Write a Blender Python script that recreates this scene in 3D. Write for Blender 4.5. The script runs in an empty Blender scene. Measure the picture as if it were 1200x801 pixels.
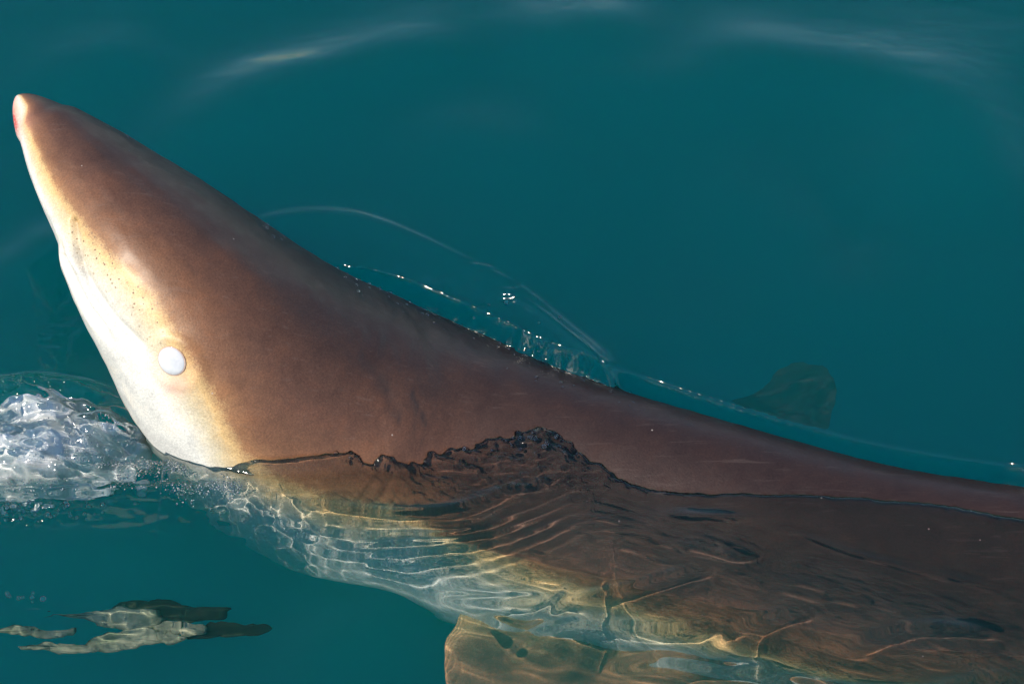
import bpy, bmesh, math, random
import numpy as np

# ------------------------------------------------------------------ set-up
# Lengths are laid out in "units" of 1.3 mm (U metres); sea level is z = 0.
U = 0.0013
TS = 0.00075/U                     # texture scales and densities below were drawn up for 0.75 mm units
ELEV = math.radians(50.0)          # camera looks down at the sea by this angle
DIST = 3500.0                      # camera distance in units
SUN = np.array([-0.49, -0.34, 0.80]); SUN /= np.linalg.norm(SUN)

scene = bpy.context.scene
col = scene.collection
cam_d = bpy.data.cameras.new('camera'); cam = bpy.data.objects.new('camera', cam_d); col.objects.link(cam)
cam_d.lens = 105.0; cam_d.sensor_width = 36.0; cam_d.clip_start = 0.05; cam_d.clip_end = 2000.0
cam.location = (0, -DIST*math.cos(ELEV)*U, DIST*math.sin(ELEV)*U)
cam.rotation_euler = (math.pi/2 - ELEV, 0, 0)
scene.camera = cam

world = bpy.data.worlds.new('World'); scene.world = world; world.use_nodes = True
wn = world.node_tree.nodes; wl = world.node_tree.links
sky = wn.new('ShaderNodeTexSky'); sky.sky_type = 'NISHITA'; sky.sun_disc = False
sky.sun_elevation = math.asin(SUN[2]); sky.sun_rotation = math.atan2(SUN[0], SUN[1])
sky.air_density = 1.0; sky.dust_density = 0.0; sky.ozone_density = 2.0
wn['Background'].inputs[1].default_value = 0.145
wl.new(sky.outputs[0], wn['Background'].inputs[0])

sun_d = bpy.data.lights.new('sun', 'SUN'); sun_o = bpy.data.objects.new('sun', sun_d); col.objects.link(sun_o)
sun_d.energy = 5.0; sun_d.angle = math.radians(0.5); sun_d.color = (1.0, 0.90, 0.76)
from mathutils import Vector
sun_o.rotation_euler = Vector(SUN).to_track_quat('Z', 'Y').to_euler()
sun_d.cycles.is_caustics_light = True

scene.view_settings.view_transform = 'Standard'; scene.view_settings.look = 'None'
scene.view_settings.exposure = 0.5; scene.view_settings.gamma = 1.0
scene.view_settings.use_curve_mapping = False
cy = scene.cycles
cy.max_bounces = 12; cy.transmission_bounces = 8; cy.glossy_bounces = 4; cy.diffuse_bounces = 3
cy.volume_bounces = 6; cy.transparent_max_bounces = 8
cy.caustics_refractive = True; cy.caustics_reflective = False; cy.blur_glossy = 0.3
cy.sample_clamp_indirect = 6.0; cy.sample_clamp_direct = 0.0
cy.use_denoising = True
try: cy.denoiser = 'OPENIMAGEDENOISE'
except Exception: pass

# ------------------------------------------------------------------ helpers
CE, SE = math.cos(ELEV), math.sin(ELEV)
CAMP = np.array([0, -DIST*CE, DIST*SE]); FWD = np.array([0, CE, -SE]); UPV = np.array([0, SE, CE])
def at(px, py, z=0.0):
    """the place at height z that a sight line of the survey meets (units)"""
    d = FWD*DIST + np.array([1.0, 0, 0])*(px - 600) + UPV*(400.5 - py)
    k = (z - CAMP[2])/d[2]
    return CAMP + d*k
def ats(pts, z=0.0): return np.array([at(p[0], p[1], z if len(p) < 3 else p[2]) for p in pts])

def smooth(a, b, x):
    t = np.clip((x-a)/(b-a), 0, 1); return t*t*(3-2*t)
def spline(ts, vs, q):
    """Catmull-Rom (monotone-ish) through columns vs at ts"""
    ts = np.asarray(ts, float); vs = np.asarray(vs, float); q = np.asarray(q, float)
    if vs.ndim == 1: vs = vs[:, None]
    m = np.gradient(vs, ts, axis=0)
    i = np.clip(np.searchsorted(ts, q, side='right')-1, 0, len(ts)-2)
    h = (ts[i+1]-ts[i])[:, None]; s = ((q-ts[i])[:, None])/h
    r = ((2*s**3-3*s**2+1)*vs[i] + (s**3-2*s**2+s)*h*m[i] + (-2*s**3+3*s**2)*vs[i+1] + (s**3-s**2)*h*m[i+1])
    return r
def vnoise(x, y, seed=0):
    """smooth value noise in the plane, -1..1"""
    rng = np.random.RandomState(seed); tab = rng.rand(256, 256)*2-1
    xi = np.floor(x).astype(int); yi = np.floor(y).astype(int); fx = x-xi; fy = y-yi
    fx = fx*fx*fx*(fx*(fx*6-15)+10); fy = fy*fy*fy*(fy*(fy*6-15)+10)
    a = tab[xi % 256, yi % 256]; b = tab[(xi+1) % 256, yi % 256]; c = tab[xi % 256, (yi+1) % 256]; d = tab[(xi+1) % 256, (yi+1) % 256]
    return (a*(1-fx)+b*fx)*(1-fy) + (c*(1-fx)+d*fx)*fy
def polydist(x, y, pts):
    """distance to a polyline, its parameter 0..1 and the side (signed)"""
    best = np.full(x.shape, 1e9); par = np.zeros(x.shape); sgn = np.ones(x.shape)
    seg = np.sqrt(((pts[1:]-pts[:-1])**2).sum(1)); tot = seg.sum(); acc = 0
    for (a, b, l) in zip(pts[:-1], pts[1:], seg):
        dx, dy = b[0]-a[0], b[1]-a[1]
        t = np.clip(((x-a[0])*dx + (y-a[1])*dy)/(l*l), 0, 1)
        ex = x-(a[0]+t*dx); ey = y-(a[1]+t*dy); d = np.sqrt(ex*ex+ey*ey)
        k = d < best
        best[k] = d[k]; par[k] = ((acc+t*l)/tot)[k]; sgn[k] = np.sign(dx*ey-dy*ex)[k]
        acc += l
    return best, par, sgn
def curve_pts(pix, n=80, z=0.0):
    p = ats(pix, z)[:, :2]
    return spline(np.arange(len(p)), p, np.linspace(0, len(p)-1, n))

def mesh_obj(name, verts, faces, mat, parent=None, smooth_shade=True):
    me = bpy.data.meshes.new(name)
    me.from_pydata([], [], [])
    verts = np.asarray(verts, np.float32)*U
    if isinstance(faces, np.ndarray):
        n = faces.shape[1]
        me.vertices.add(len(verts)); me.vertices.foreach_set('co', verts.ravel())
        me.loops.add(faces.size); me.loops.foreach_set('vertex_index', faces.ravel().astype(np.int32))
        me.polygons.add(len(faces)); me.polygons.foreach_set('loop_start', np.arange(0, faces.size, n, dtype=np.int32))
    else:
        me.from_pydata(verts.tolist(), [], faces)
    me.update(calc_edges=True); me.validate()
    me.polygons.foreach_set('use_smooth', np.full(len(me.polygons), smooth_shade))
    me.materials.append(mat)
    o = bpy.data.objects.new(name, me); col.objects.link(o)
    if parent: o.parent = parent
    return o
def tag(o, label=None, cat=None, group=None, kind=None):
    for k, v in (('label', label), ('category', cat), ('group', group), ('kind', kind)):
        if v: o[k] = v
    return o
def attr(o, name, vals):
    a = o.data.attributes.new(name, 'FLOAT', 'POINT'); a.data.foreach_set('value', np.asarray(vals, np.float32).ravel())
def grid_faces(nu, nv, wrap=False):
    i = np.arange(nu-1)[:, None]; j = np.arange(nv if wrap else nv-1)[None, :]; j2 = (j+1) % nv
    return np.stack([i*nv+j, (i+1)*nv+j, (i+1)*nv+j2, i*nv+j2], -1).reshape(-1, 4)

class Mat:
    def __init__(s, name):
        s.m = bpy.data.materials.new(name); s.m.use_nodes = True; s.n = s.m.node_tree.nodes; s.l = s.m.node_tree.links
        s.b = s.n['Principled BSDF']; s.out = s.n['Material Output']
    def node(s, t, **kw):
        n = s.n.new(t)
        for k, v in kw.items(): setattr(n, k, v)
        return n
    def link(s, a, b): s.l.new(a, b)
    def attr(s, name): return s.node('ShaderNodeAttribute', attribute_name=name).outputs['Fac']
    def noise(s, scale, detail=4, rough=0.6, dist=0.0, vec=None):
        n = s.node('ShaderNodeTexNoise'); n.inputs['Scale'].default_value = scale*TS; n.inputs['Detail'].default_value = detail
        n.inputs['Roughness'].default_value = rough; n.inputs['Distortion'].default_value = dist
        s.link(vec if vec else s.coord, n.inputs['Vector']); return n.outputs['Fac']
    @property
    def coord(s):
        if not hasattr(s, '_c'): s._c = s.node('ShaderNodeTexCoord').outputs['Object']
        return s._c
    def math(s, op, a, b=None, c=None):
        n = s.node('ShaderNodeMath', operation=op)
        for i, v in enumerate((a, b, c)):
            if v is None: continue
            if isinstance(v, (int, float)): n.inputs[i].default_value = v
            else: s.link(v, n.inputs[i])
        return n.outputs[0]
    def ramp(s, fac, stops, interp='LINEAR'):
        n = s.node('ShaderNodeValToRGB'); r = n.color_ramp; r.interpolation = interp
        while len(r.elements) < len(stops): r.elements.new(0.5)
        for e, (p, c) in zip(r.elements, stops): e.position = p; e.color = (*c, 1)
        s.link(fac, n.inputs[0]); return n.outputs[0]
    def mix(s, fac, a, b, mode='MIX'):
        n = s.node('ShaderNodeMix', data_type='RGBA', blend_type=mode)
        for i, v in ((0, fac), (6, a), (7, b)):
            if isinstance(v, (int, float)): n.inputs[i].default_value = v
            elif isinstance(v, tuple): n.inputs[i].default_value = (*v, 1)
            else: s.link(v, n.inputs[i])
        return n.outputs[2]

# ------------------------------------------------------------------ materials
def skin_material():
    M = Mat('shark_skin')
    b = M.attr('belly')                     # degrees past the colour line, /100 + 0.5
    n1 = M.noise(14, 5, 0.65); n2 = M.noise(90, 4, 0.7); n3 = M.noise(900, 2, 0.6)
    v = M.math('ADD', b, M.math('MULTIPLY', M.math('SUBTRACT', n2, 0.5), 0.04))
    v = M.math('ADD', v, M.math('MULTIPLY', M.math('SUBTRACT', n1, 0.5), 0.06))
    v = M.math('ADD', v, M.math('MULTIPLY', M.math('SUBTRACT', n3, 0.5), 0.045))
    base = M.ramp(v, [(0.0, (0.019, 0.011, 0.010)), (0.16, (0.036, 0.020, 0.016)), (0.33, (0.078, 0.038, 0.025)), (0.44, (0.135, 0.063, 0.033)), (0.485, (0.21, 0.105, 0.050)),  # dark end: countershading, deepened with shade of the back painted in
                      (0.52, (0.46, 0.31, 0.14)), (0.562, (0.46, 0.39, 0.26)), (0.63, (0.53, 0.515, 0.465))])
    mott = M.ramp(M.noise(32, 6, 0.7, 0.4), [(0.3, (0.80, 0.80, 0.82)), (0.5, (1, 1, 1)), (0.72, (1.22, 1.12, 1.02))])
    base = M.mix(1.0, base, mott, 'MULTIPLY')
    grain = M.ramp(M.noise(620, 3, 0.75), [(0.28, (0.74, 0.74, 0.75)), (0.5, (1, 1, 1)), (0.72, (1.30, 1.28, 1.26))])
    base = M.mix(1.0, base, grain, 'MULTIPLY')
    # scuffs along the body and a few pale flecks
    mp = M.node('ShaderNodeMapping'); mp.inputs['Rotation'].default_value = (0.35, 0.45, 0.55); mp.inputs['Scale'].default_value = (0.12, 1.4, 1.0); M.link(M.coord, mp.inputs['Vector'])
    sc = M.ramp(M.noise(190, 3, 0.6, 0.3, mp.outputs[0]), [(0.60, (0, 0, 0)), (0.72, (1, 1, 1))])
    base = M.mix(M.math('MULTIPLY', sc, 0.07), base, (0.22, 0.17, 0.15))
    fl = M.node('ShaderNodeTexVoronoi'); fl.inputs['Scale'].default_value = 42*TS; M.link(M.coord, fl.inputs['Vector'])
    base = M.mix(M.math('MULTIPLY', M.math('LESS_THAN', fl.outputs['Distance'], 0.034), 0.4), base, (0.42, 0.37, 0.33))
    # pores of the snout: small dark dots
    vor = M.node('ShaderNodeTexVoronoi'); vor.inputs['Scale'].default_value = 210*TS; M.link(M.coord, vor.inputs['Vector'])
    dots = M.math('MULTIPLY', M.math('LESS_THAN', vor.outputs['Distance'], 0.20), M.attr('pores'))
    base = M.mix(dots, base, (0.16, 0.10, 0.06))
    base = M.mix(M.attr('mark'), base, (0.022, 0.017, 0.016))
    pink = M.math('MULTIPLY', M.attr('pink'), M.math('ADD', 0.55, n2))
    base = M.mix(pink, base, (0.60, 0.30, 0.22))
    wnd = M.math('MULTIPLY', M.attr('wound'), M.ramp(M.noise(420, 4, 0.7, 0.5), [(0.36, (0, 0, 0)), (0.5, (1, 1, 1))]))
    base = M.mix(wnd, base, (0.42, 0.045, 0.045))
    M.link(base, M.b.inputs['Base Color'])
    M.b.inputs['Roughness'].default_value = 0.40
    rr = M.ramp(M.noise(60, 4, 0.7), [(0.3, (0.36,)*3), (0.7, (0.54,)*3)]); M.link(rr, M.b.inputs['Roughness'])
    # skin under water hardly shines: the step in refractive index there is small
    dry = M.attr('dry')
    M.link(M.math('ADD', M.math('MULTIPLY', dry, 0.15), 0.03), M.b.inputs['Specular IOR Level']); M.link(M.math('MULTIPLY', dry, 0.12), M.b.inputs['Coat Weight'])
    M.b.inputs['Coat Roughness'].default_value = 0.3
    bp = M.node('ShaderNodeBump'); bp.inputs['Strength'].default_value = 0.4; bp.inputs['Distance'].default_value = 0.0006/TS
    M.link(M.math('ADD', M.noise(520, 3, 0.7), M.math('MULTIPLY', n2, 1.2)), bp.inputs['Height']); M.link(bp.outputs[0], M.b.inputs['Normal'])
    return M.m
def simple_material(name, c1, c2, scale, rough=0.4, coat=0.3):
    M = Mat(name)
    M.link(M.ramp(M.noise(scale, 5, 0.65), [(0.35, c1), (0.65, c2)]), M.b.inputs['Base Color'])
    M.b.inputs['Specular IOR Level'].default_value = 0.5 if coat > 0 else 0.05; M.b.inputs['Roughness'].default_value = rough; M.b.inputs['Coat Weight'].default_value = coat; M.b.inputs['Coat Roughness'].default_value = 0.1
    return M.m
def water_material():
    M = Mat('sea_water'); M.n.remove(M.b)
    rf = M.node('ShaderNodeBsdfRefraction'); rf.inputs['IOR'].default_value = 1.333; rf.inputs['Roughness'].default_value = 0.0
    gl = M.node('ShaderNodeBsdfGlossy'); gl.inputs['Roughness'].default_value = 0.07
    fr = M.node('ShaderNodeFresnel'); fr.inputs['IOR'].default_value = 1.333
    mx = M.node('ShaderNodeMixShader'); M.link(fr.outputs[0], mx.inputs[0]); M.link(rf.outputs[0], mx.inputs[1]); M.link(gl.outputs[0], mx.inputs[2])
    M.link(mx.outputs[0], M.out.inputs['Surface'])
    return M.m
def murk_material():
    M = Mat('murky_water'); M.n.remove(M.b)
    ss = np.array([0.03, 2.8, 1.65])*TS; sa = np.array([3.6, 0.06, 0.30])*TS
    sc = M.node('ShaderNodeVolumeScatter'); ds = ss.max(); sc.inputs['Color'].default_value = (*(ss/ds), 1); sc.inputs['Density'].default_value = ds
    ab = M.node('ShaderNodeVolumeAbsorption'); da = sa.max()*1.1; ab.inputs['Color'].default_value = (*(1-sa/da), 1); ab.inputs['Density'].default_value = da
    # the scatter node removes scattered light only; absorption is added on top
    ad = M.node('ShaderNodeAddShader'); M.link(sc.outputs[0], ad.inputs[0]); M.link(ab.outputs[0], ad.inputs[1])
    M.link(ad.outputs[0], M.out.inputs['Volume'])
    return M.m
SKIN = skin_material(); WATER = water_material(); MURK = murk_material()

# ------------------------------------------------------------------ the shark
#        image survey x, y, height z, half width, dorsal half height, ventral half height, roll
ST = [(  20, 112,  190,   0.6,   0.6,   0.6, 42),
      (  22, 114,  189,   9,   9,   7, 42),
      (  26, 119,  187,  16,  16,  12, 42),
      (  36, 132,  180,  29,  28,  18, 42),
      (  52, 151,  170,  43,  41,  26, 42),
      (  83, 190,  149,  70,  62,  38, 42),
      ( 115, 229,  129,  93,  80,  49, 42),
      ( 146, 268,  108, 114,  97,  60, 42),
      ( 209, 346,   62, 147, 128,  96, 42),
      ( 272, 424,   -4, 172, 154, 146, 41),
      ( 355, 490,  -82, 186, 174, 186, 38),
      ( 465, 538, -140, 192, 176, 200, 34),
      ( 600, 586, -154, 184, 168, 200, 30),
      ( 760, 634, -144, 168, 164, 190, 34),
      ( 900, 671, -144, 160, 160, 175, 34),
      (1050, 703, -144, 150, 152, 160, 32),
      (1200, 718, -141, 146, 150, 150, 30),
      (1450, 694, -120, 115, 105, 125, 12),
      (1750, 640, -130,  76,  70,  85,  4),
      (2050, 590, -140,  40,  42,  45,  0),
      (2250, 550, -140,  22,  30,  30,  0)]
ST = np.array(ST, float)
C3 = ats(ST[:, :3])
T0 = np.concatenate([[0], np.cumsum(np.sqrt(((C3[1:]-C3[:-1])**2).sum(1)))])
def station_t(px):      # arc length of the station whose survey x is px
    return np.interp(px, ST[:, 0], T0)
tq = np.concatenate([np.linspace(0, 1, 14)[:-1]**2*24, np.arange(24, T0[10]+60, 2.6), np.arange(T0[10]+62, T0[16], 6), np.linspace(T0[16], T0[-1], 60)])
NA = 260
TD = np.arange(0, T0[-1]+0.5, 2.0); TD[-1] = min(TD[-1], T0[-1])
def dense(vals):
    """table along the body, eased so that the trunk bends without a kink"""
    v = spline(T0, vals, TD); out = v.copy()
    sig = np.clip((TD-60)*0.28, 0, 75)
    for i, sg in enumerate(sig):
        if sg < 2: continue
        n = int(min(sg*2.2, TD[i], TD[-1]-TD[i])/2)
        if n < 1: continue
        w = np.exp(-0.5*((np.arange(-n, n+1)*2.0)/sg)**2); w /= w.sum(); out[i] = w@v[i-n:i+n+1]
    return out
TAB = {k: dense(v) for k, v in (('c', C3), (3, ST[:, 3]), (4, ST[:, 4]), (5, ST[:, 5]), (6, ST[:, 6]))}
def lin(key, q):
    t = TAB[key]; return np.stack([np.interp(q, TD, t[:, i]) for i in range(t.shape[1])], 1)
def frames(q):
    c = lin('c', q)
    e = 14.0; tan = (lin('c', np.minimum(q+e, T0[-1])) - lin('c', np.maximum(q-e, 0)))
    fwd = -tan/np.linalg.norm(tan, axis=1)[:, None]
    # steady the heading at the snout
    k = q < 60
    ref = -(lin('c', np.array([120.0])) - C3[0])[0]; ref /= np.linalg.norm(ref); fwd[k] = ref
    up = np.array([0, 0, 1.0]); D = up - (fwd@up)[:, None]*fwd; D /= np.linalg.norm(D, axis=1)[:, None]
    L = np.cross(D, fwd)
    r = np.radians(lin(6, q))
    D2 = D*np.cos(r) - L*np.sin(r); L2 = L*np.cos(r) + D*np.sin(r)
    return c, fwd, D2, L2
def body_point(t, phi):
    """points on the skin: t arc length from the snout, phi degrees from the back (positive to the shark's left)"""
    t = np.asarray(t, float); phi = np.radians(np.asarray(phi, float)); t, phi = np.broadcast_arrays(t, phi); shp = t.shape
    t = t.ravel(); phi = phi.ravel()
    c, f, D, L = frames(t)
    w = lin(3, t)[:, 0]; hd = lin(4, t)[:, 0]; hv = lin(5, t)[:, 0]
    tp = np.clip(t/50.0, 0, 1)**0.6; k = smooth(40, 55, t)
    w = 43*tp*(1-k)+w*k; hd = 36*tp*(1-k)+hd*k; hv = 29*tp*(1-k)+hv*k
    sn, cs = np.sin(phi), np.cos(phi)
    p = 0.92; pv = 0.92-0.20*smooth(30, 90, t)*smooth(340, 240, t)      # the snout is flatter below
    a = np.sign(sn)*np.abs(sn)**p*w; pu = 0.92+1.6*smooth(560, 940, t)      # the back rises to a ridge behind the head
    h = np.where(cs > 0, np.abs(cs)**pu*hd, -np.abs(cs)**pv*hv)
    deg = np.degrees(phi); left = deg > 0; ad = np.abs(deg)
    bump = np.zeros_like(t)
    # lower jaw stands a little proud behind the mouth
    bump += 5*smooth(182, 210, t)*smooth(360, 240, t)*smooth(106, 120, ad)
    bump -= 3*smooth(120, 176, t)*smooth(200, 180, t)*smooth(106, 120, ad)
    def groove(pl, depth, width):
        P = np.array(pl, float); d, par, sg = polydist(t, ad*1.9, np.stack([P[:, 0], P[:, 1]*1.9], 1))
        e = smooth(0, 0.12, par)*smooth(1, 0.8, par)
        return -depth*np.exp(-(d/width)**2)*e
    bump += groove([(176, 85), (190, 88), (209, 92), (230, 96), (238, 98)], 8, 4)          # nostril slit
    bump += groove([(228, 97), (250, 99), (281, 99), (313, 96), (330, 93)], 9, 7)   # labial fold
    bump += groove([(196, 113), (225, 114), (262, 114), (300, 110)], 10, 7)          # mouth corner
    bump += 7*np.exp(-(((t-212)/22)**2 + ((ad-100)/5.0)**2))                       # nostril flap
    # eye socket swell
    re = np.sqrt((t-EYE[0])**2+((ad-EYE[1])*2.55)**2)
    bump += 3.0*np.exp(-(re/44)**2) + 2.2*np.exp(-((re-24)/6)**2)
    # gill slits on the flank
    for k, tg in enumerate((590, 622, 652, 680, 705)):
        gl = ((t-tg-0.35*np.abs(ad-95))/5.0)**2
        bump -= 2.5*np.exp(-gl)*smooth(72, 84, ad)*smooth(126, 112, ad)
    bump += groove([(470, 41), (519, 49), (573, 57), (600, 60)], 1.1, 6) + groove([(590, 45.5), (625, 47), (662, 48)], 1.2, 4) + groove([(540, 62), (575, 70), (600, 76)], 0.8, 5)
    # slow unevenness of the flesh
    bump += 0.9*vnoise(t/55, ad/16.0, 5)*smooth(60, 140, t) + 0.5*vnoise(t/16, ad/6.0, 6)*smooth(60, 140, t)
    nrm = D*(cs)[:, None] + L*(sn)[:, None]
    P = c + L*a[:, None] + D*h[:, None] + nrm*bump[:, None]
    return P.reshape(shp+(3,))
EYE = (342.0, 88.5)

phi = np.linspace(-180, 180, NA, endpoint=False)
TT, PP = np.meshgrid(tq, phi, indexing='ij')
V = body_point(TT, PP).reshape(-1, 3)
F = grid_faces(len(tq), NA, True)
tail_c = len(V); V = np.concatenate([V, [lin('c', np.array([T0[-1]]))[0]]])
base_i = (len(tq)-1)*NA
A_t = np.append(TT.ravel(), T0[-1]); A_p = np.append(PP.ravel(), 0.0)
def colour_line(t, ad):
    """degrees past the line where the brown back turns to the white belly"""
    line = np.interp(t, [0, 27, 41, 131, 183, 225, 257, 289, 337, 371, 401, 437, 491, 627, 720, 900, 1300, 2500], [40, 56, 82, 86, 83, 79, 76, 75, 80, 85, 90, 99, 101, 90, 82, 94, 116, 120])
    return ad - line
belly = np.clip(colour_line(A_t, np.abs(A_p))/160+0.5, 0, 1)
pores = smooth(170, 200, A_t)*smooth(345, 300, A_t)*np.exp(-((colour_line(A_t, np.abs(A_p))-6)/9)**2)
pink = smooth(70, 10, A_t)*np.exp(-((np.abs(A_p)-104)/32)**2)*0.9 + 0.5*np.exp(-((A_t-EYE[0]-18)/9)**2-((np.abs(A_p)-EYE[1]-6)/6)**2)
wound = np.exp(-((A_t-30)/14)**2-((A_p-118)/20)**2)*1.2
mark = np.zeros(len(A_t))
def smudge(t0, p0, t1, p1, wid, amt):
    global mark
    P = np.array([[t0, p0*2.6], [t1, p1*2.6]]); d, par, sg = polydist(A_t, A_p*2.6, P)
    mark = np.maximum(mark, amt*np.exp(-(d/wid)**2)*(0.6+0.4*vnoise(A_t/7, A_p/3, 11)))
for q in range(6): smudge(180+q*9, 85.6+q*2.0, 189+q*9, 87.6+q*2.0, 2.0, 0.6)      # nostril opening, the shade inside it painted dark
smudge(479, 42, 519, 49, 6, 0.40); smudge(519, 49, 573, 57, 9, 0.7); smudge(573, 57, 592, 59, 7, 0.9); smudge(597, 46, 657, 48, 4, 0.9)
smudge(380, 62, 396, 74, 16, 0.28); smudge(287, 50, 290, 51, 7, 0.3)

# fins belong to the same skin: closed shells rooted well inside the trunk
def fin(rows, up_hint, thick, n=34):
    """rows: list of (leading edge, trailing edge) 3-D points from root to tip"""
    le = np.array([r[0] for r in rows], float); tr = np.array([r[1] for r in rows], float)
    q = np.linspace(0, len(rows)-1, 70); LE = spline(np.arange(len(rows)), le, q); TR = spline(np.arange(len(rows)), tr, q)
    s = 0.5-0.5*np.cos(np.linspace(0, math.pi, n))
    prof = 2.2*(0.2969*np.sqrt(s)-0.126*s-0.3516*s**2+0.2843*s**3-0.1036*s**4)
    ch = np.linalg.norm(TR-LE, axis=1)
    span = np.gradient(0.5*(LE+TR), axis=0); nr = np.cross(TR-LE, span); nr /= np.linalg.norm(nr, axis=1)[:, None]+1e-9
    if (nr.mean(0)@up_hint) < 0: nr = -nr
    top = LE[:, None]+(TR-LE)[:, None]*s[None, :, None] + nr[:, None]*(prof[None, :]*np.minimum(ch*0.13, thick)[:, None])[:, :, None]
    bot = LE[:, None]+(TR-LE)[:, None]*s[None, :, None] - nr[:, None]*(prof[None, :]*np.minimum(ch*0.13, thick)[:, None])[:, :, None]
    ring = np.concatenate([top, bot[:, ::-1][:, 1:-1]], 1)
    shade = np.concatenate([np.zeros((len(q), n)), np.ones((len(q), n-2))], 1)
    return ring.reshape(-1, 3), grid_faces(len(q), ring.shape[1], True), shade.ravel()
FINS = [
    # left pectoral, sweeping towards the boat
    ([(at(660, 600, -150), at(940, 660, -160)), (at(575, 690, -165), at(1060, 735, -160)), (at(530, 765, -168), at(1140, 795, -165)), (at(522, 830, -170), at(1120, 850, -172)), (at(560, 920, -178), at(1040, 930, -182)), (at(660, 1030, -188), at(960, 1010, -190)), (at(790, 1100, -195), at(880, 1085, -196))], (0, 0, 1), 17),
    # right pectoral, dim under the far side
    ([(at(640, 690, -210), at(990, 700, -220)), (at(720, 606, -275), at(965, 656, -285)), (at(775, 560, -315), at(955, 608, -325)), (at(830, 521, -348), at(962, 569, -352)), (at(884, 499, -370), at(972, 540, -372)), (at(926, 493, -380), at(972, 522, -381)), (at(952, 497, -385), at(966, 507, -385))], (0, 0, 1), 14),
    # first dorsal
    ([(at(1110, 660, -60), at(1420, 640, -40)), (at(1205, 602, 0), at(1430, 600, 10)), (at(1285, 545, 45), at(1440, 560, 50)), (at(1340, 480, 130), at(1448, 500, 120)), (at(1410, 430, 190), at(1460, 440, 180))], (0, -1, 0), 30),
    # tail
    ([(at(2150, 575, -140), at(2300, 560, -140)), (at(2230, 500, -90), at(2330, 510, -90)), (at(2350, 380, 20), at(2400, 390, 20)), (at(2460, 270, 120), at(2480, 280, 120))], (0, -1, 0), 9),
    ([(at(2150, 560, -140), at(2300, 560, -140)), (at(2220, 610, -190), at(2320, 600, -180)), (at(2300, 690, -260), at(2340, 690, -260))], (0, -1, 0), 9),
]
Fl = F.tolist() + [[base_i+j, tail_c, base_i+(j+1) % NA] for j in range(NA)][::1]
extra = dict(belly=[], z=[])
for rows, hint, th in FINS:
    fv, ff, sh = fin(rows, np.array(hint, float), th)
    o = len(V); V = np.concatenate([V, fv]); Fl += (ff+o).tolist()
    nring = 66
    Fl.append([o+len(fv)-nring+j for j in range(nring)])
    Fl.append([o+j for j in range(nring)][::-1])
    extra['belly'].append(0.5*sh*(len(extra['belly']) == 0)+((0.555-0.16*np.repeat(np.linspace(0, 1, 70), 66)) if len(extra['belly']) == 0 else 0.0))
belly = np.concatenate([belly]+extra['belly'])
pad = len(V)-len(A_t)
ext = lambda a: np.concatenate([a, np.zeros(pad)])

shark = bpy.data.objects.new('shark', None); col.objects.link(shark)
tag(shark, 'bronze brown shark with white underside lifting its pointed snout out of the sea', 'shark')
body = mesh_obj('body', V, Fl, SKIN, shark)
for nme, vals in (('belly', belly), ('pores', ext(pores)), ('pink', ext(pink)), ('wound', ext(wound)), ('mark', ext(mark))): attr(body, nme, np.clip(vals, 0, 1))
body.cycles.is_caustics_receiver = True

def surf_frame(t, p):
    P = body_point(np.array([t]), np.array([p]))[0]
    a = body_point(np.array([t+4]), np.array([p]))[0]-P; b = body_point(np.array([t]), np.array([p+2]))[0]-P
    a /= np.linalg.norm(a); n = np.cross(a, b); n /= np.linalg.norm(n)
    c = lin('c', np.array([t]))[0]
    if n@(P-c) < 0: n = -n
    b = np.cross(n, a)
    return P, a, b, n
def dome(P, a, b, n, ra, rb, hgt, rim=0.0, seg=40, rings=14):
    vs = []; 
    for i in range(rings+1):
        r = i/rings
        for j in range(seg):
            th = 2*math.pi*j/seg
            vs.append(P + a*ra*r*math.cos(th) + b*rb*r*math.sin(th) + n*(hgt*math.sqrt(max(0, 1-r*r)) - 5*(r > 0.999)))
    return np.array(vs), grid_faces(rings+1, seg, True)
EYEM = simple_material('eye_membrane', (0.40, 0.41, 0.42), (0.50, 0.50, 0.50), 60, 0.22, 0.6)
LIDM = simple_material('eyelid_skin', (0.26, 0.17, 0.13), (0.42, 0.30, 0.23), 300, 0.4, 0.3)
for side in (1, -1):
    P, a, b, n = surf_frame(EYE[0], EYE[1]*side)
    vs, fs = dome(P-n*1.4, a, b, n, 17.8, 15.6, 5.0)
    e = mesh_obj('eye', vs, fs, EYEM, shark); e.cycles.is_caustics_receiver = True
    e['label'] = 'eye covered by its white closed membrane'
    # rim of skin round it
    ring = []
    for i in range(48):
        th = 2*math.pi*i/48; cdir = a*math.cos(th)+b*(0.875*math.sin(th))
        r0 = 1.0+0.35*math.sin(th*1.0+0.6)
        for j in range(10):
            ps = 2*math.pi*j/10
            ring.append(P + cdir*(16.7+r0*math.cos(ps)) + n*(-0.3+r0*0.7*math.sin(ps)))
    ring = np.array(ring); fr = grid_faces(48, 10, True).tolist()
    fr += [[47*10+j, j, (j+1) % 10, 47*10+(j+1) % 10] for j in range(10)]
    mesh_obj('eyelid', ring, fr, LIDM, e)

# ------------------------------------------------------------------ the sea
x0, x1 = -760.0, 760.0; y0 = at(600, 845)[1]; y1 = at(600, -50)[1]
def axis(a, b, step, far):
    inner = np.arange(a, b+step, step); g = []; s = step; p = inner[-1]
    while p < far:
        s *= 1.22; p += s; g.append(p)
    lo = []; s = step; p = inner[0]
    while p > -far:
        s *= 1.22; p -= s; lo.append(p)
    return np.array(lo[::-1]+inner.tolist()+g)
gx = axis(x0, x1, 1.8, 1.6e5); gy = axis(y0, y1, 1.8, 1.6e5)
GX, GY = np.meshgrid(gx, gy, indexing='ij')

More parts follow.
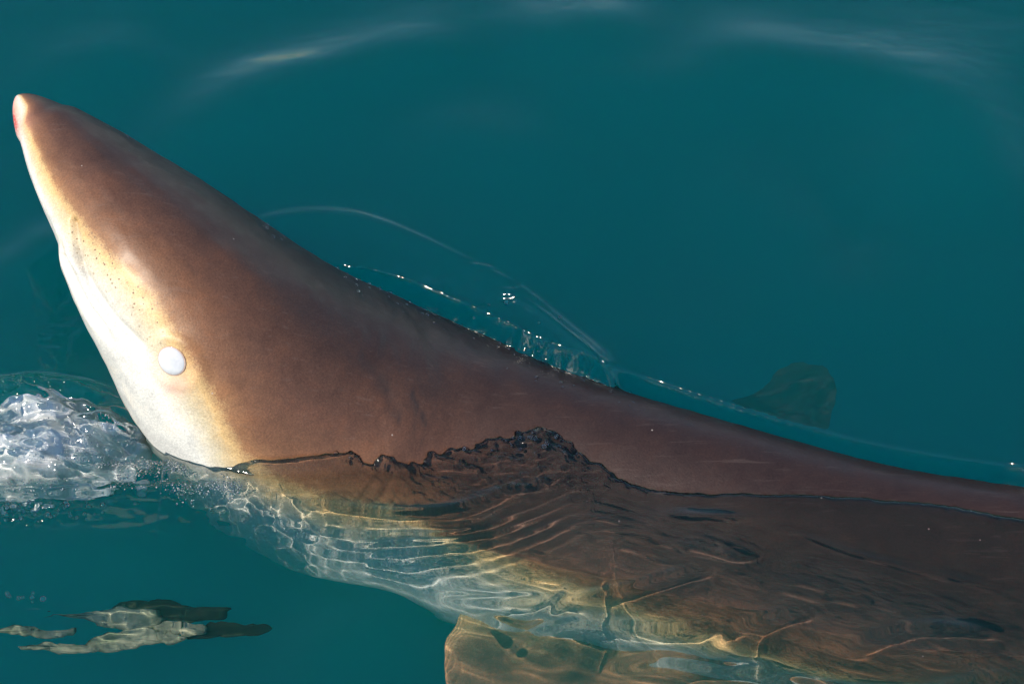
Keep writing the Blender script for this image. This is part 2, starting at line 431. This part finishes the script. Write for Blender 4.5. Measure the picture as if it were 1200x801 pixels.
def sea_height(x, y):
    R = np.sqrt(x*x+y*y); near = smooth(2600, 900, R)
    # image survey coordinates of each sea-level point, used only to look up where a ripple field lies
    yy = y*SE; dep = DIST + y*CE; sx = 600 + x*DIST/dep; sy = 400.5 - yy*DIST/dep
    def blob(cx, cy, rx, ry, soft=0.5):
        d = np.sqrt(((sx-cx)/rx)**2+((sy-cy)/ry)**2); return smooth(1+soft, 1-soft, d)
    h = np.zeros_like(x)
    # long low swell, from several directions
    rng = np.random.RandomState(4)
    for lam, amp, ang in ((900, 12, 1.25), (620, 7, 1.75), (410, 4.0, 1.05), (300, 5.0, 2.0), (230, 3.2, 1.4), (170, 0.8, 0.7)):
        kx, ky = math.cos(ang)/lam*2*math.pi, math.sin(ang)/lam*2*math.pi
        w = 0.6*vnoise(x/500, y/500, int(lam))
        h += amp*np.sin(kx*x+ky*y+rng.rand()*6.28+w*2.5)*(0.7+0.5*vnoise(x/380+9, y/380, int(lam)+1))
    h *= 0.7
    h *= 1-0.75*blob(700, 560, 560, 170, 0.5)
    def ridge(pix, wid, amp, fade=0.15, skew=1.0):
        P = curve_pts(pix); m = (x > P[:, 0].min()-6*wid*skew) & (x < P[:, 0].max()+6*wid*skew) & (y > P[:, 1].min()-6*wid*skew) & (y < P[:, 1].max()+6*wid*skew)
        if not m.any(): return
        d, par, sg = polydist(x[m], y[m], P)
        w = np.where(sg > 0, wid*skew, wid)
        h[m] += amp*np.exp(-(d/w)**2)*smooth(0, fade, par)*smooth(1, 1-fade, par)
    # bow wave thrown off the far side of the head
    bow = [(p, q+11) for p, q in [(255, 258), (340, 244), (400, 246), (440, 257), (480, 274), (530, 297), (580, 318), (620, 340), (660, 371), (700, 405), (745, 452)]]
    ridge(bow, 15, 5.0, 0.16, 0.8)
    ridge([(p[0]+2, p[1]-7) for p in bow], 4.0, 0.7, 0.2)
    ridge([(p[0]+6, p[1]+9) for p in bow[6:]], 5, 3.2, 0.2)
    # older swells seen as pale arcs of sky
    ridge([(120, 230), (200, 182), (300, 122), (400, 88), (520, 68), (640, 70)], 62, 17.5, 0.3)
    ridge([(-60, 150), (60, 105), (150, 66), (210, 40)], 62, 15, 0.3)
    ridge([(720, 90), (800, 72), (900, 80), (1000, 100), (1150, 120)], 66, 18, 0.4)
    ridge([(980, 150), (1080, 140), (1250, 160)], 90, 24, 0.45)
    for ln, wd, am in (([(-40, 350), (40, 305), (110, 250)], 48, 13), ([(540, 70), (640, 58), (720, 44), (800, 40)], 70, 14),
                       ([(560, 130), (700, 112), (830, 118), (940, 140)], 60, 11), ([(960, 250), (1080, 215), (1240, 205)], 90, 18), ([(430, 180), (560, 172), (700, 205)], 70, 9),
                       ([(760, 250), (900, 260), (1010, 300)], 90, 12), ([(300, 790), (420, 745), (520, 735)], 60, 10), ([(-40, 660), (120, 645), (260, 650)], 50, 7)):
        ridge(ln, wd, am*1.4, 0.4)
    # wind-fine ripples everywhere near
    pat = 0.35+0.65*smooth(-0.3, 0.5, vnoise(x/260, y/200, 32))
    h += near*pat*(1-0.9*blob(850, 700, 480, 170, 0.4))*(0.10*vnoise(x/14, y/10, 31)+0.35*vnoise((x+0.4*y)/62, y/26, 33)+0.5*vnoise((x+0.6*y)/120, y/48, 34))
    # ripple patches beside the back
    m1 = blob(520, 345, 90, 38)
    h += m1*(3.2*vnoise((x+0.5*y)/34, y/11, 41) + 1.3*vnoise(x/14, y/6, 42))
    m2 = np.exp(-(polydist(x, y, curve_pts([(520, 372), (600, 402), (660, 432), (720, 458), (775, 478)]))[0]/26)**2) if True else 0
    h += m2*(3.4*vnoise(x/13, y/11, 43)+2.0*vnoise(x/6.5, y/6, 44))
    # water slopping up on to the shoulder
    m3 = blob(600, 540, 150, 36, 0.6); m3b = blob(665, 530, 70, 30, 0.6)
    tex = 3.4*vnoise((x+0.3*y)/30, y/15, 45)+2.6*vnoise(x/14, y/9, 46)+1.2*vnoise(x/7, y/5, 47)
    h += (m3*0.3+m3b*0.4)*tex
    m4 = blob(440, 545, 110, 16, 0.6); h += m4*(1.6*vnoise(x/24, y/7, 48)+0.8*vnoise(x/9, y/5, 49))
    # fine rings spreading below it
    P = curve_pts([(330, 590), (420, 602), (520, 600), (600, 580), (680, 560), (760, 572)]); d, par, sg = polydist(x, y, P)
    e = np.exp(-((d-30)/34)**2)*(sg < 0)*smooth(0, 0.1, par)*smooth(1, 0.85, par)
    h += 0.55*e*np.sin(d/2.1+3*vnoise(x/60, y/60, 50))*(0.6+0.6*vnoise(x/30, y/30, 51))
    ridge([(330, 588), (420, 605), (520, 600), (600, 572), (680, 556)], 10, 4, 0.2)
    # trough along the awash back
    ridge([(735, 578), (790, 596), (870, 602), (1000, 604), (1100, 618), (1230, 646)], 12, -1, 0.06)
    ridge([(735, 602), (790, 622), (870, 628), (1000, 628), (1100, 640), (1230, 668)], 34, 2, 0.08)
    ridge([(700, 440), (780, 462), (900, 500), (1000, 530), (1100, 552), (1230, 560)], 48, -16, 0.1)
    # quick ripples over the drowned flank: these focus the sun into bright lines
    m5 = blob(850, 720, 420, 130, 0.4)
    h += m5*(2.2*vnoise((x-0.4*y)/120, (y+0.25*x)/60, 52) + 0.7*vnoise((x-0.6*y)/52, (y+0.3*x)/26, 53))
    for ln, wd, am in (([(880, 625), (920, 622), (990, 645), (1090, 668), (1210, 692)], 8, 1.7), ([(640, 708), (700, 696), (780, 678), (830, 664)], 8, 2.4),
                       ([(500, 700), (580, 703), (650, 700)], 9, 2.4), ([(690, 660), (668, 690), (630, 735), (585, 790)], 8, 2.2), ([(820, 770), (870, 730), (950, 712)], 10, 2.4),
                       ([(860, 780), (960, 800), (1080, 806), (1190, 780)], 12, 2.6), ([(690, 730), (790, 735), (880, 720)], 12, 2.0), ([(780, 640), (850, 655), (900, 640)], 8, 1.0), ([(960, 760), (1060, 735), (1180, 735)], 10, 2.2), ([(700, 790), (780, 770), (860, 780), (940, 770)], 11, 2.4), ([(560, 720), (620, 735), (700, 725)], 8, 2.0)):
        ridge(ln, wd, am*1.35, 0.25)
    ridge([(620, 640), (700, 628), (800, 650), (900, 672)], 60, 10, 0.3); ridge([(820, 715), (930, 705), (1050, 715), (1200, 745)], 60, 10, 0.3)
    h += blob(880, 690, 380, 90, 0.5)*(0.26*vnoise((x-0.5*y)/44, (y+0.32*x)/9, 95)+0.12*vnoise((x+0.3*y)/20, (y+0.2*x)/7, 96))*(0.5+0.7*smooth(-0.3, 0.4, vnoise(x/70, y/50, 97)))
    ridge([(755, 594), (800, 604), (870, 606), (950, 605), (1075, 614), (1200, 633), (1270, 648)], 12, 4.6, 0.12)
    m6 = blob(250, 590, 110, 45, 0.6)
    h += m6*(1.5*vnoise(x/18, y/13, 54)+0.9*vnoise(x/9, y/7, 55)) + 6*blob(230, 570, 80, 28, 0.6)
    # splash against the throat
    m7 = blob(50, 500, 105, 50, 0.35)
    tex = 9*vnoise(x/50, y/17, 56)+7*vnoise((x+0.5*y)/24, y/10, 57)+3.4*vnoise((x+0.6*y)/11, y/7, 58)
    h += m7*(23 + tex) + 6*blob(20, 470, 40, 22, 0.6)
    m8 = blob(70, 590, 130, 26, 0.6); h += m8*(4.0*vnoise(x/60, y/11, 59)+1.6*vnoise(x/16, y/6, 60))
    m9 = blob(40, 605, 70, 16, 0.6); h += m9*3.2*vnoise(x/6, y/5, 61)
    m10 = blob(40, 712, 90, 20, 0.7); h += m10*(1.1*vnoise(x/20, y/8, 62)+0.5*vnoise(x/8, y/5, 63)) + blob(150, 712, 150, 32, 0.6)*(1.6*vnoise(x/60, y/16, 65)+0.5*vnoise(x/26, y/8, 66))
    h += blob(70, 380, 22, 40, 0.8)*1.4*vnoise(x/9, y/12, 64)
    return h*smooth(60000, 4000, R)
# height of the shark's upper side over the sea plane, so that the water meets it with a lip
CELL = 5.0; BX0, BY0 = -760.0, y0-40; NBX, NBY = int(1600/CELL), int((y1-y0+80)/CELL)
tb = np.arange(2, min(T0[-1], 1700), 1.8); pb = np.arange(-110, 150, 0.8)
ZB = np.full((NBX, NBY), -400.0)
Tb, Pb_ = np.meshgrid(tb, pb, indexing='ij'); Q = body_point(Tb, Pb_).reshape(-1, 3)
ix = np.floor((Q[:, 0]-BX0)/CELL).astype(int); iy = np.floor((Q[:, 1]-BY0)/CELL).astype(int)
ok = (ix >= 0) & (ix < NBX) & (iy >= 0) & (iy < NBY)
np.maximum.at(ZB, (ix[ok], iy[ok]), Q[ok, 2])
for _ in range(3):
    p = np.pad(ZB, 1, mode='edge'); ZB = (p[:-2, 1:-1]+p[2:, 1:-1]+p[1:-1, :-2]+p[1:-1, 2:]+2*ZB)/6
def body_top(x, y):
    fx = np.clip((x-BX0)/CELL-0.5, 0, NBX-1.001); fy = np.clip((y-BY0)/CELL-0.5, 0, NBY-1.001)
    i = fx.astype(int); j = fy.astype(int); a = fx-i; b = fy-j
    return (ZB[i, j]*(1-a)+ZB[i+1, j]*a)*(1-b)+(ZB[i, j+1]*(1-a)+ZB[i+1, j+1]*a)*b
# where the sea meets the near side of the shark, raised to wet the skin there
LINE = [(255, 540), (300, 545), (345, 552), (450, 547), (520, 533), (580, 514), (640, 503), (690, 538), (740, 567), (790, 577), (870, 579), (950, 580), (1050, 586), (1117, 593), (1200, 608), (1300, 630)]
LN = spline(np.arange(len(LINE)), np.array(LINE, float), np.linspace(0, len(LINE)-1, 90))
LW = np.array([at(p[0], p[1], 0) for p in LN])
for _ in range(4): LW = np.array([at(p[0], p[1], z) for p, z in zip(LN, body_top(LW[:, 0], LW[:, 1]))])
LZ = body_top(LW[:, 0], LW[:, 1]); LH = sea_height(LW[:, 0], LW[:, 1])
LAMP = np.convolve(np.pad(np.clip(0.85*(LZ-LH)-5, -4, 24), 4, mode='edge'), np.ones(9)/9, mode='valid')
print('waterline lift', np.round(LAMP[::9], 1))
gz = np.pad(ZB, 2, mode='edge'); sl = [gz[i:i+NBX, j:j+NBY] for i in range(5) for j in range(5)]
STEEP = (np.max(sl, 0)-np.min(sl, 0) > 90).astype(float)      # cells at an overhanging edge: no contact with the sea there
for _ in range(4):
    p = np.pad(STEEP, 1, mode='edge'); STEEP = (p[:-2, 1:-1]+p[2:, 1:-1]+p[1:-1, :-2]+p[1:-1, 2:]+2*STEEP)/6
STEEP = np.clip(STEEP*1.6, 0, 1)
def overhang(x, y):
    fx = np.clip((x-BX0)/CELL-0.5, 0, NBX-1.001); fy = np.clip((y-BY0)/CELL-0.5, 0, NBY-1.001)
    i = fx.astype(int); j = fy.astype(int); a = fx-i; b = fy-j
    return (STEEP[i, j]*(1-a)+STEEP[i+1, j]*a)*(1-b)+(STEEP[i, j+1]*(1-a)+STEEP[i+1, j+1]*a)*b
def sea_full(x, y):
    h = sea_height(x, y); zb = body_top(x, y)
    wet = np.zeros_like(h); done = np.zeros_like(h)
    m = (x > LW[:, 0].min()-10) & (x < LW[:, 0].max()+60) & (y > LW[:, 1].min()-200) & (y < LW[:, 1].max()+330)
    if m.any():
        wob = np.maximum(blob_px(x[m], y[m], 540, 530, 210, 46), 0.22)
        d, par, sg = polydist(x[m]+wob*(5*vnoise(x[m]/13, y[m]/9, 92)), y[m]+wob*(6*vnoise(x[m]/16, y[m]/12, 93)+3*vnoise(x[m]/7, y[m]/6, 94)), LW[:, :2]); hm = h[m]; z = zb[m]; ends = smooth(0.0, 0.10, par); grip = ends*(1-overhang(x[m], y[m]))
        outside = sg < 0
        film = np.where(outside, 3.5*(1-np.exp(-d/3.2)), 4*(1-np.exp(-d/16.0))) + 10*(1-np.exp(-d/34))
        # a broad shoulder of raised water against the near flank
        xm, ym = x[m], y[m]; num = np.zeros_like(hm); den = np.zeros_like(hm)
        for q in range(0, len(LAMP), 2):
            w = 1/((xm-LW[q, 0])**2+(ym-LW[q, 1])**2+500.0)**1.5; num += w*LAMP[q]; den += w
        lift = num/den*np.exp(-(d/130)**2)*outside*ends
        need = z+film-(hm+lift)
        up = 0.5*(need+np.sqrt(need*need+36*smooth(0, 30, d)))*smooth(34, 14, need)*smooth(-24, -4, need)*outside*grip
        hm2 = hm+lift+up
        low = z-film-hm
        wgt = smooth(-44, -6, z-hm)*(~outside)*(z > -200)
        hm2 = np.where(outside, hm2, hm+np.minimum(low, 0)*wgt*grip)
        h[m] = hm2; done[m] = ends
        ripple = blob_px(x[m], y[m], 610, 535, 130, 34)*outside*smooth(2, 14, d)
        h[m] += ripple*(2.0*vnoise(x[m]/17, y[m]/9, 90)+1.0*vnoise(x[m]/8, y[m]/5, 91))
    d = h-zb
    return h + 7*smooth(-5, -1, d)*smooth(90, 14, d)*(1-done)*(1-overhang(x, y))
def blob_px(x, y, cx, cy, rx, ry, soft=0.6):
    c = at(cx, cy); d = np.sqrt(((x-c[0])/rx)**2+((y-c[1])/(ry/SE))**2); return smooth(1+soft, 1-soft, d)
H = sea_full(GX, GY)
attr(body, 'dry', smooth(-1.5, 1.5, V[:, 2]-sea_full(V[:, 0].copy(), V[:, 1].copy())))
nx, ny = len(gx), len(gy)
top = np.stack([GX, GY, H], -1).reshape(-1, 3)
bot = top.copy(); bot[:, 2] = -8000.0
sea = mesh_obj('sea', top, grid_faces(nx, ny), WATER)
# the murk that fills it: a closed block that follows the surface, with walls and bed far away
def block(name, top, mat, parent):
    nt = len(top); eb = top[edge].copy(); eb[:, 2] = -8000.0
    ne = len(edge); k = np.arange(ne); k2 = (k+1) % ne
    cen = np.array([[0, 0, -8000.0]])
    side = np.stack([edge[k], nt+k, nt+k2, edge[k2]], -1)
    tri = np.stack([nt+k, nt+np.full(ne, ne), nt+k2], -1)
    return mesh_obj(name, np.concatenate([top, eb, cen]), np.concatenate([fq, side]).tolist()+tri.tolist(), mat, parent)
sx_ = np.unique(np.concatenate([np.arange(0, nx, 2), [nx-1]])); sy_ = np.unique(np.concatenate([np.arange(0, ny, 2), [ny-1]]))
topv = np.stack([GX[np.ix_(sx_, sy_)], GY[np.ix_(sx_, sy_)], H[np.ix_(sx_, sy_)]+1.6], -1).reshape(-1, 3)
nx, ny = len(sx_), len(sy_)
edge = np.concatenate([np.arange(nx)*ny, (nx-1)*ny+np.arange(1, ny), (np.arange(nx-1)*ny+ny-1)[::-1], np.arange(1, ny-1)[::-1]])
fq = grid_faces(nx, ny)
murk = block('murky_water', topv, MURK, sea); tag(murk, kind='stuff')
tag(sea, 'deep teal sea with slow swell and ripples round the shark', 'sea', None, 'structure')
sea.cycles.is_caustics_caster = True

# ------------------------------------------------------------------ foam, bubbles and the added white of the splash
def height_at(P): return sea_full(P[:, 0], P[:, 1])
ICO = None
def ico():
    bm = bmesh.new(); bmesh.ops.create_icosphere(bm, subdivisions=1, radius=1.0)
    v = np.array([p.co[:] for p in bm.verts]); f = np.array([[q.index for q in t.verts] for t in bm.faces]); bm.free(); return v, f
def beads(name, P, r, mat, squash=1.0, sub=None):
    v, f = sub or ico(); n = len(P)
    VV = P[:, None, :] + v[None]*r[:, None, None]*np.array([1, 1, squash]); FF = f[None]+(np.arange(n)*len(v))[:, None, None]
    o = mesh_obj(name, VV.reshape(-1, 3), FF.reshape(-1, 3), mat); o.cycles.is_caustics_receiver = True; return o
def scatter_px(rng, n, cx, cy, rx, ry, power=0.5):
    a = rng.rand(n)*6.283; q = rng.rand(n)**power
    return ats(np.stack([cx+rx*q*np.cos(a), cy+ry*q*np.sin(a)], 1).tolist())
rng = np.random.RandomState(12)
GLARE_FROTH = simple_material('glare_froth', (0.46, 0.47, 0.46), (0.72, 0.71, 0.69), 80, 0.3, 0.6)
def glare_mass(name, cx, cy, rx, ry, label, seed):
    """a lumpy white mass just under the surface, added for the glare of the splash"""
    c = at(cx, cy); wx, wy = rx*1.35, ry*1.35/SE
    ux = np.arange(c[0]-wx, c[0]+wx, 2.4); uy = np.arange(c[1]-wy, c[1]+wy, 2.4); X, Y = np.meshgrid(ux, uy, indexing='ij')
    d = np.sqrt(((X-c[0])/rx)**2+((Y-c[1])/(ry/SE))**2)
    d = d + 0.30*vnoise(X/38, Y/20, seed)+0.16*vnoise(X/14, Y/9, seed+1)
    lump = 3.0*vnoise(X/40, Y/14, seed+2)+0.8*vnoise(X/10, Y/5, seed+3)
    Hs = sea_full(X, Y); Z = Hs-18-55*smooth(0.55, 1.25, d)**1.3+lump
    Z = np.minimum(Z, Hs-1.8)
    n = X.size; top_ = np.stack([X, Y, Z], -1).reshape(-1, 3); bt = top_.copy(); bt[:, 2] = np.minimum(Z.ravel()-10, -30)
    a_, b_ = X.shape; f1 = grid_faces(a_, b_)
    keep = (d.ravel()[f1] < 1.3).any(1); f1 = f1[keep]
    # close the rim
    e = np.concatenate([f1[:, [0, 1]], f1[:, [1, 2]], f1[:, [2, 3]], f1[:, [3, 0]]]); key = np.sort(e, 1); kk = key[:, 0]*n+key[:, 1]
    un, inv, cnt = np.unique(kk, return_inverse=True, return_counts=True); rim = e[cnt[inv] == 1]
    wall = np.stack([rim[:, 1], rim[:, 0], rim[:, 0]+n, rim[:, 1]+n], -1)
    o = mesh_obj(name, np.concatenate([top_, bt]), np.concatenate([f1, f1[:, ::-1]+n, wall]), GLARE_FROTH)
    o.cycles.is_caustics_receiver = True
    tag(o, label, 'glare_froth', None, 'stuff'); return o
glare_mass('glare_froth', 45, 508, 95, 40, 'white mass added under the surface for the glare of the splash', 70)  # stand-in mass: whitens clear water where the splash glares
Pb = np.concatenate([scatter_px(rng, 2500, 55, 530, 115, 46), scatter_px(rng, 3000, 160, 556, 60, 18), scatter_px(rng, 1500, 225, 580, 60, 20)])  # throat foam; the first batch is added to whiten the splash
nzm = vnoise(Pb[:, 0]/60, Pb[:, 1]/16, 70) + 0.5*vnoise(Pb[:, 0]/22, Pb[:, 1]/8, 71) + 0.25*rng.randn(len(Pb))
Pb = Pb[nzm > 0.05]
Pb[:, 2] = height_at(Pb) - 1.2 - 10*rng.rand(len(Pb))**1.5
o = beads('fine_bubbles', Pb, 0.35+0.8*rng.rand(len(Pb))**3, GLARE_FROTH)
tag(o, 'fine white bubbles where the sea breaks on the white throat', 'glare_froth', None, 'stuff')

def bubble_material():
    M = Mat('bubble_film'); M.n.remove(M.b)
    t = M.node('ShaderNodeBsdfTransparent'); g = M.node('ShaderNodeBsdfGlossy'); g.inputs['Roughness'].default_value = 0.03
    fr = M.node('ShaderNodeFresnel'); fr.inputs['IOR'].default_value = 1.33
    mx = M.node('ShaderNodeMixShader'); M.link(M.math('MULTIPLY', fr.outputs[0], 1.6), mx.inputs[0]); M.link(t.outputs[0], mx.inputs[1]); M.link(g.outputs[0], mx.inputs[2])
    M.link(mx.outputs[0], M.out.inputs['Surface']); return M.m
BUB = bubble_material()
def ico2():
    bm = bmesh.new(); bmesh.ops.create_icosphere(bm, subdivisions=2, radius=1.0)
    v = np.array([p.co[:] for p in bm.verts]); f = np.array([[q.index for q in t.verts] for t in bm.faces]); bm.free(); return v, f
Pq = np.concatenate([scatter_px(rng, 26, 640, 515, 60, 22), scatter_px(rng, 14, 560, 520, 60, 12), scatter_px(rng, 14, 380, 548, 60, 8), scatter_px(rng, 40, 60, 602, 70, 18), scatter_px(rng, 10, 30, 700, 40, 8), scatter_px(rng, 8, 600, 375, 70, 30), scatter_px(rng, 40, 740, 478, 50, 14)])
Pq[:, 2] = height_at(Pq)+0.6
o = beads('surface_bubbles', Pq, 1.6+2.4*rng.rand(len(Pq))**2, BUB, 0.8, ico2())
tag(o, 'clear bubbles and drops riding the ripples round the shark', 'bubbles', None, 'stuff')

# ------------------------------------------------------------------ pale lobes and dark blades lying under the surface
PALE = simple_material('pale_patch', (0.10, 0.12, 0.075), (0.34, 0.33, 0.22), 40, 0.8, 0.0)
DARK = simple_material('dark_patch', (0.008, 0.014, 0.008), (0.018, 0.022, 0.012), 90, 0.8, 0.0)
def flat_shape(name, outline, z, thick, mat, parent):
    """a closed flat shape from its outline (survey points at its own depth), domed above and below"""
    P = spline(np.arange(len(outline)+1), ats(list(outline)+[outline[0]], z), np.linspace(0, len(outline), 49)[:-1])
    P[:, 0] += 3.0*vnoise(P[:, 0]/9, P[:, 1]/9, 82); P[:, 1] += 3.0*vnoise(P[:, 0]/7+5, P[:, 1]/7, 83)
    c = P.mean(0); n = len(P); rings = 7; vs = []
    for sgn in (1, -1):
        for i in range(rings):
            r = 1-i/rings
            q = c+(P-c)*r; q = q.copy(); q[:, 2] += sgn*thick*math.sqrt(max(0, 1-r*r)) + 1.2*vnoise(q[:, 0]/14, q[:, 1]/9, 81); vs.append(q)
    vs = np.concatenate(vs); f = []
    g = grid_faces(rings, n, True)
    f += g.tolist() + (g[:, ::-1]+rings*n).tolist()
    f.append([(rings-1)*n+j for j in range(n)][::-1]); f.append([rings*n+(rings-1)*n+j for j in range(n)])
    bmx = mesh_obj(name, vs, f, mat, parent); bmx.cycles.is_caustics_receiver = True
    bm = bmesh.new(); bm.from_mesh(bmx.data); bmesh.ops.remove_doubles(bm, verts=bm.verts[:], dist=1e-7); bmesh.ops.recalc_face_normals(bm, faces=bm.faces[:]); bm.to_mesh(bmx.data); bm.free()
    return bmx
def sh(pts, dy=37): return [(x, y+dy) for x, y in pts]
w = bpy.data.objects.new('lobed_patch', None); w.location = tuple(at(185, 712, -14)*U); col.objects.link(w)
tag(w, 'pale lobed patch with two dark green blades just under the surface', 'water_patch')
def patch_part(*a):
    o = flat_shape(*a); o.parent = w; o.matrix_parent_inverse = w.matrix_basis.inverted(); return o
patch_part('dark_blade', sh([(118, 688), (150, 680), (190, 675), (225, 682), (240, 688), (274, 687), (262, 700), (236, 706), (190, 706), (140, 702)]), -80, 4, DARK, None)
patch_part('dark_blade', sh([(215, 718), (245, 707), (280, 706), (312, 709), (324, 714), (305, 720), (260, 722), (225, 724)]), -78, 3, DARK, None)
patch_part('pale_lobe', sh([(52, 696), (90, 695), (120, 686), (150, 683), (185, 690), (190, 704), (160, 714), (120, 708), (85, 700)]), -72, 4, PALE, None)
patch_part('pale_lobe', sh([(95, 738), (110, 722), (140, 716), (165, 708), (190, 712), (200, 724), (165, 734), (125, 740)]), -71, 4, PALE, None)
patch_part('pale_lobe', sh([(180, 706), (195, 703), (212, 706), (214, 714), (196, 717), (182, 714)]), -68, 5, PALE, None)
patch_part('pale_lobe', sh([(182, 716), (205, 715), (222, 719), (212, 726), (190, 728)]), -68, 5, PALE, None)
patch_part('pale_lobe', sh([(208, 712), (222, 706), (246, 706), (240, 713), (224, 718)]), -67, 4, PALE, None)
patch_part('pale_lobe', sh([(-6, 716), (20, 711), (55, 716), (92, 714), (70, 722), (30, 721)]), -70, 3, PALE, None)
patch_part('pale_lobe', sh([(20, 736), (60, 729), (100, 731), (125, 736), (90, 741), (50, 740)]), -70, 3, PALE, None)
w2 = bpy.data.objects.new('lobed_patch', None); w2.location = tuple(at(62, 800, -14)*U); col.objects.link(w2)
tag(w2, 'tiny olive patch lying apart from the lobed one', 'water_patch')
o = flat_shape('pale_lobe', sh([(48, 806), (54, 788), (66, 787), (76, 789), (68, 797), (62, 808)]), -70, 3, PALE, None); o.parent = w2; o.matrix_parent_inverse = w2.matrix_basis.inverted()
o = flat_shape('dark_blade', sh([(70, 790), (80, 790), (90, 792), (80, 794), (70, 795)]), -72, 2, DARK, None); o.parent = w2; o.matrix_parent_inverse = w2.matrix_basis.inverted()

# ------------------------------------------------------------------ water beading along the wet ridge of the back
tb_ = 120+820*rng.rand(260); pb_ = -13+9*rng.randn(260)
keep = (vnoise(tb_/45, pb_*0, 101) > -0.15) | (tb_ > 520)
Pd = body_point(tb_[keep], pb_[keep])+np.array([0, 0, 0.5])
o = beads('water_beads', Pd, 0.8+1.9*rng.rand(len(Pd))**3, BUB, 0.7, ico2())
tag(o, 'clear water beads scattered along the wet brown back', 'drops', None, 'stuff')
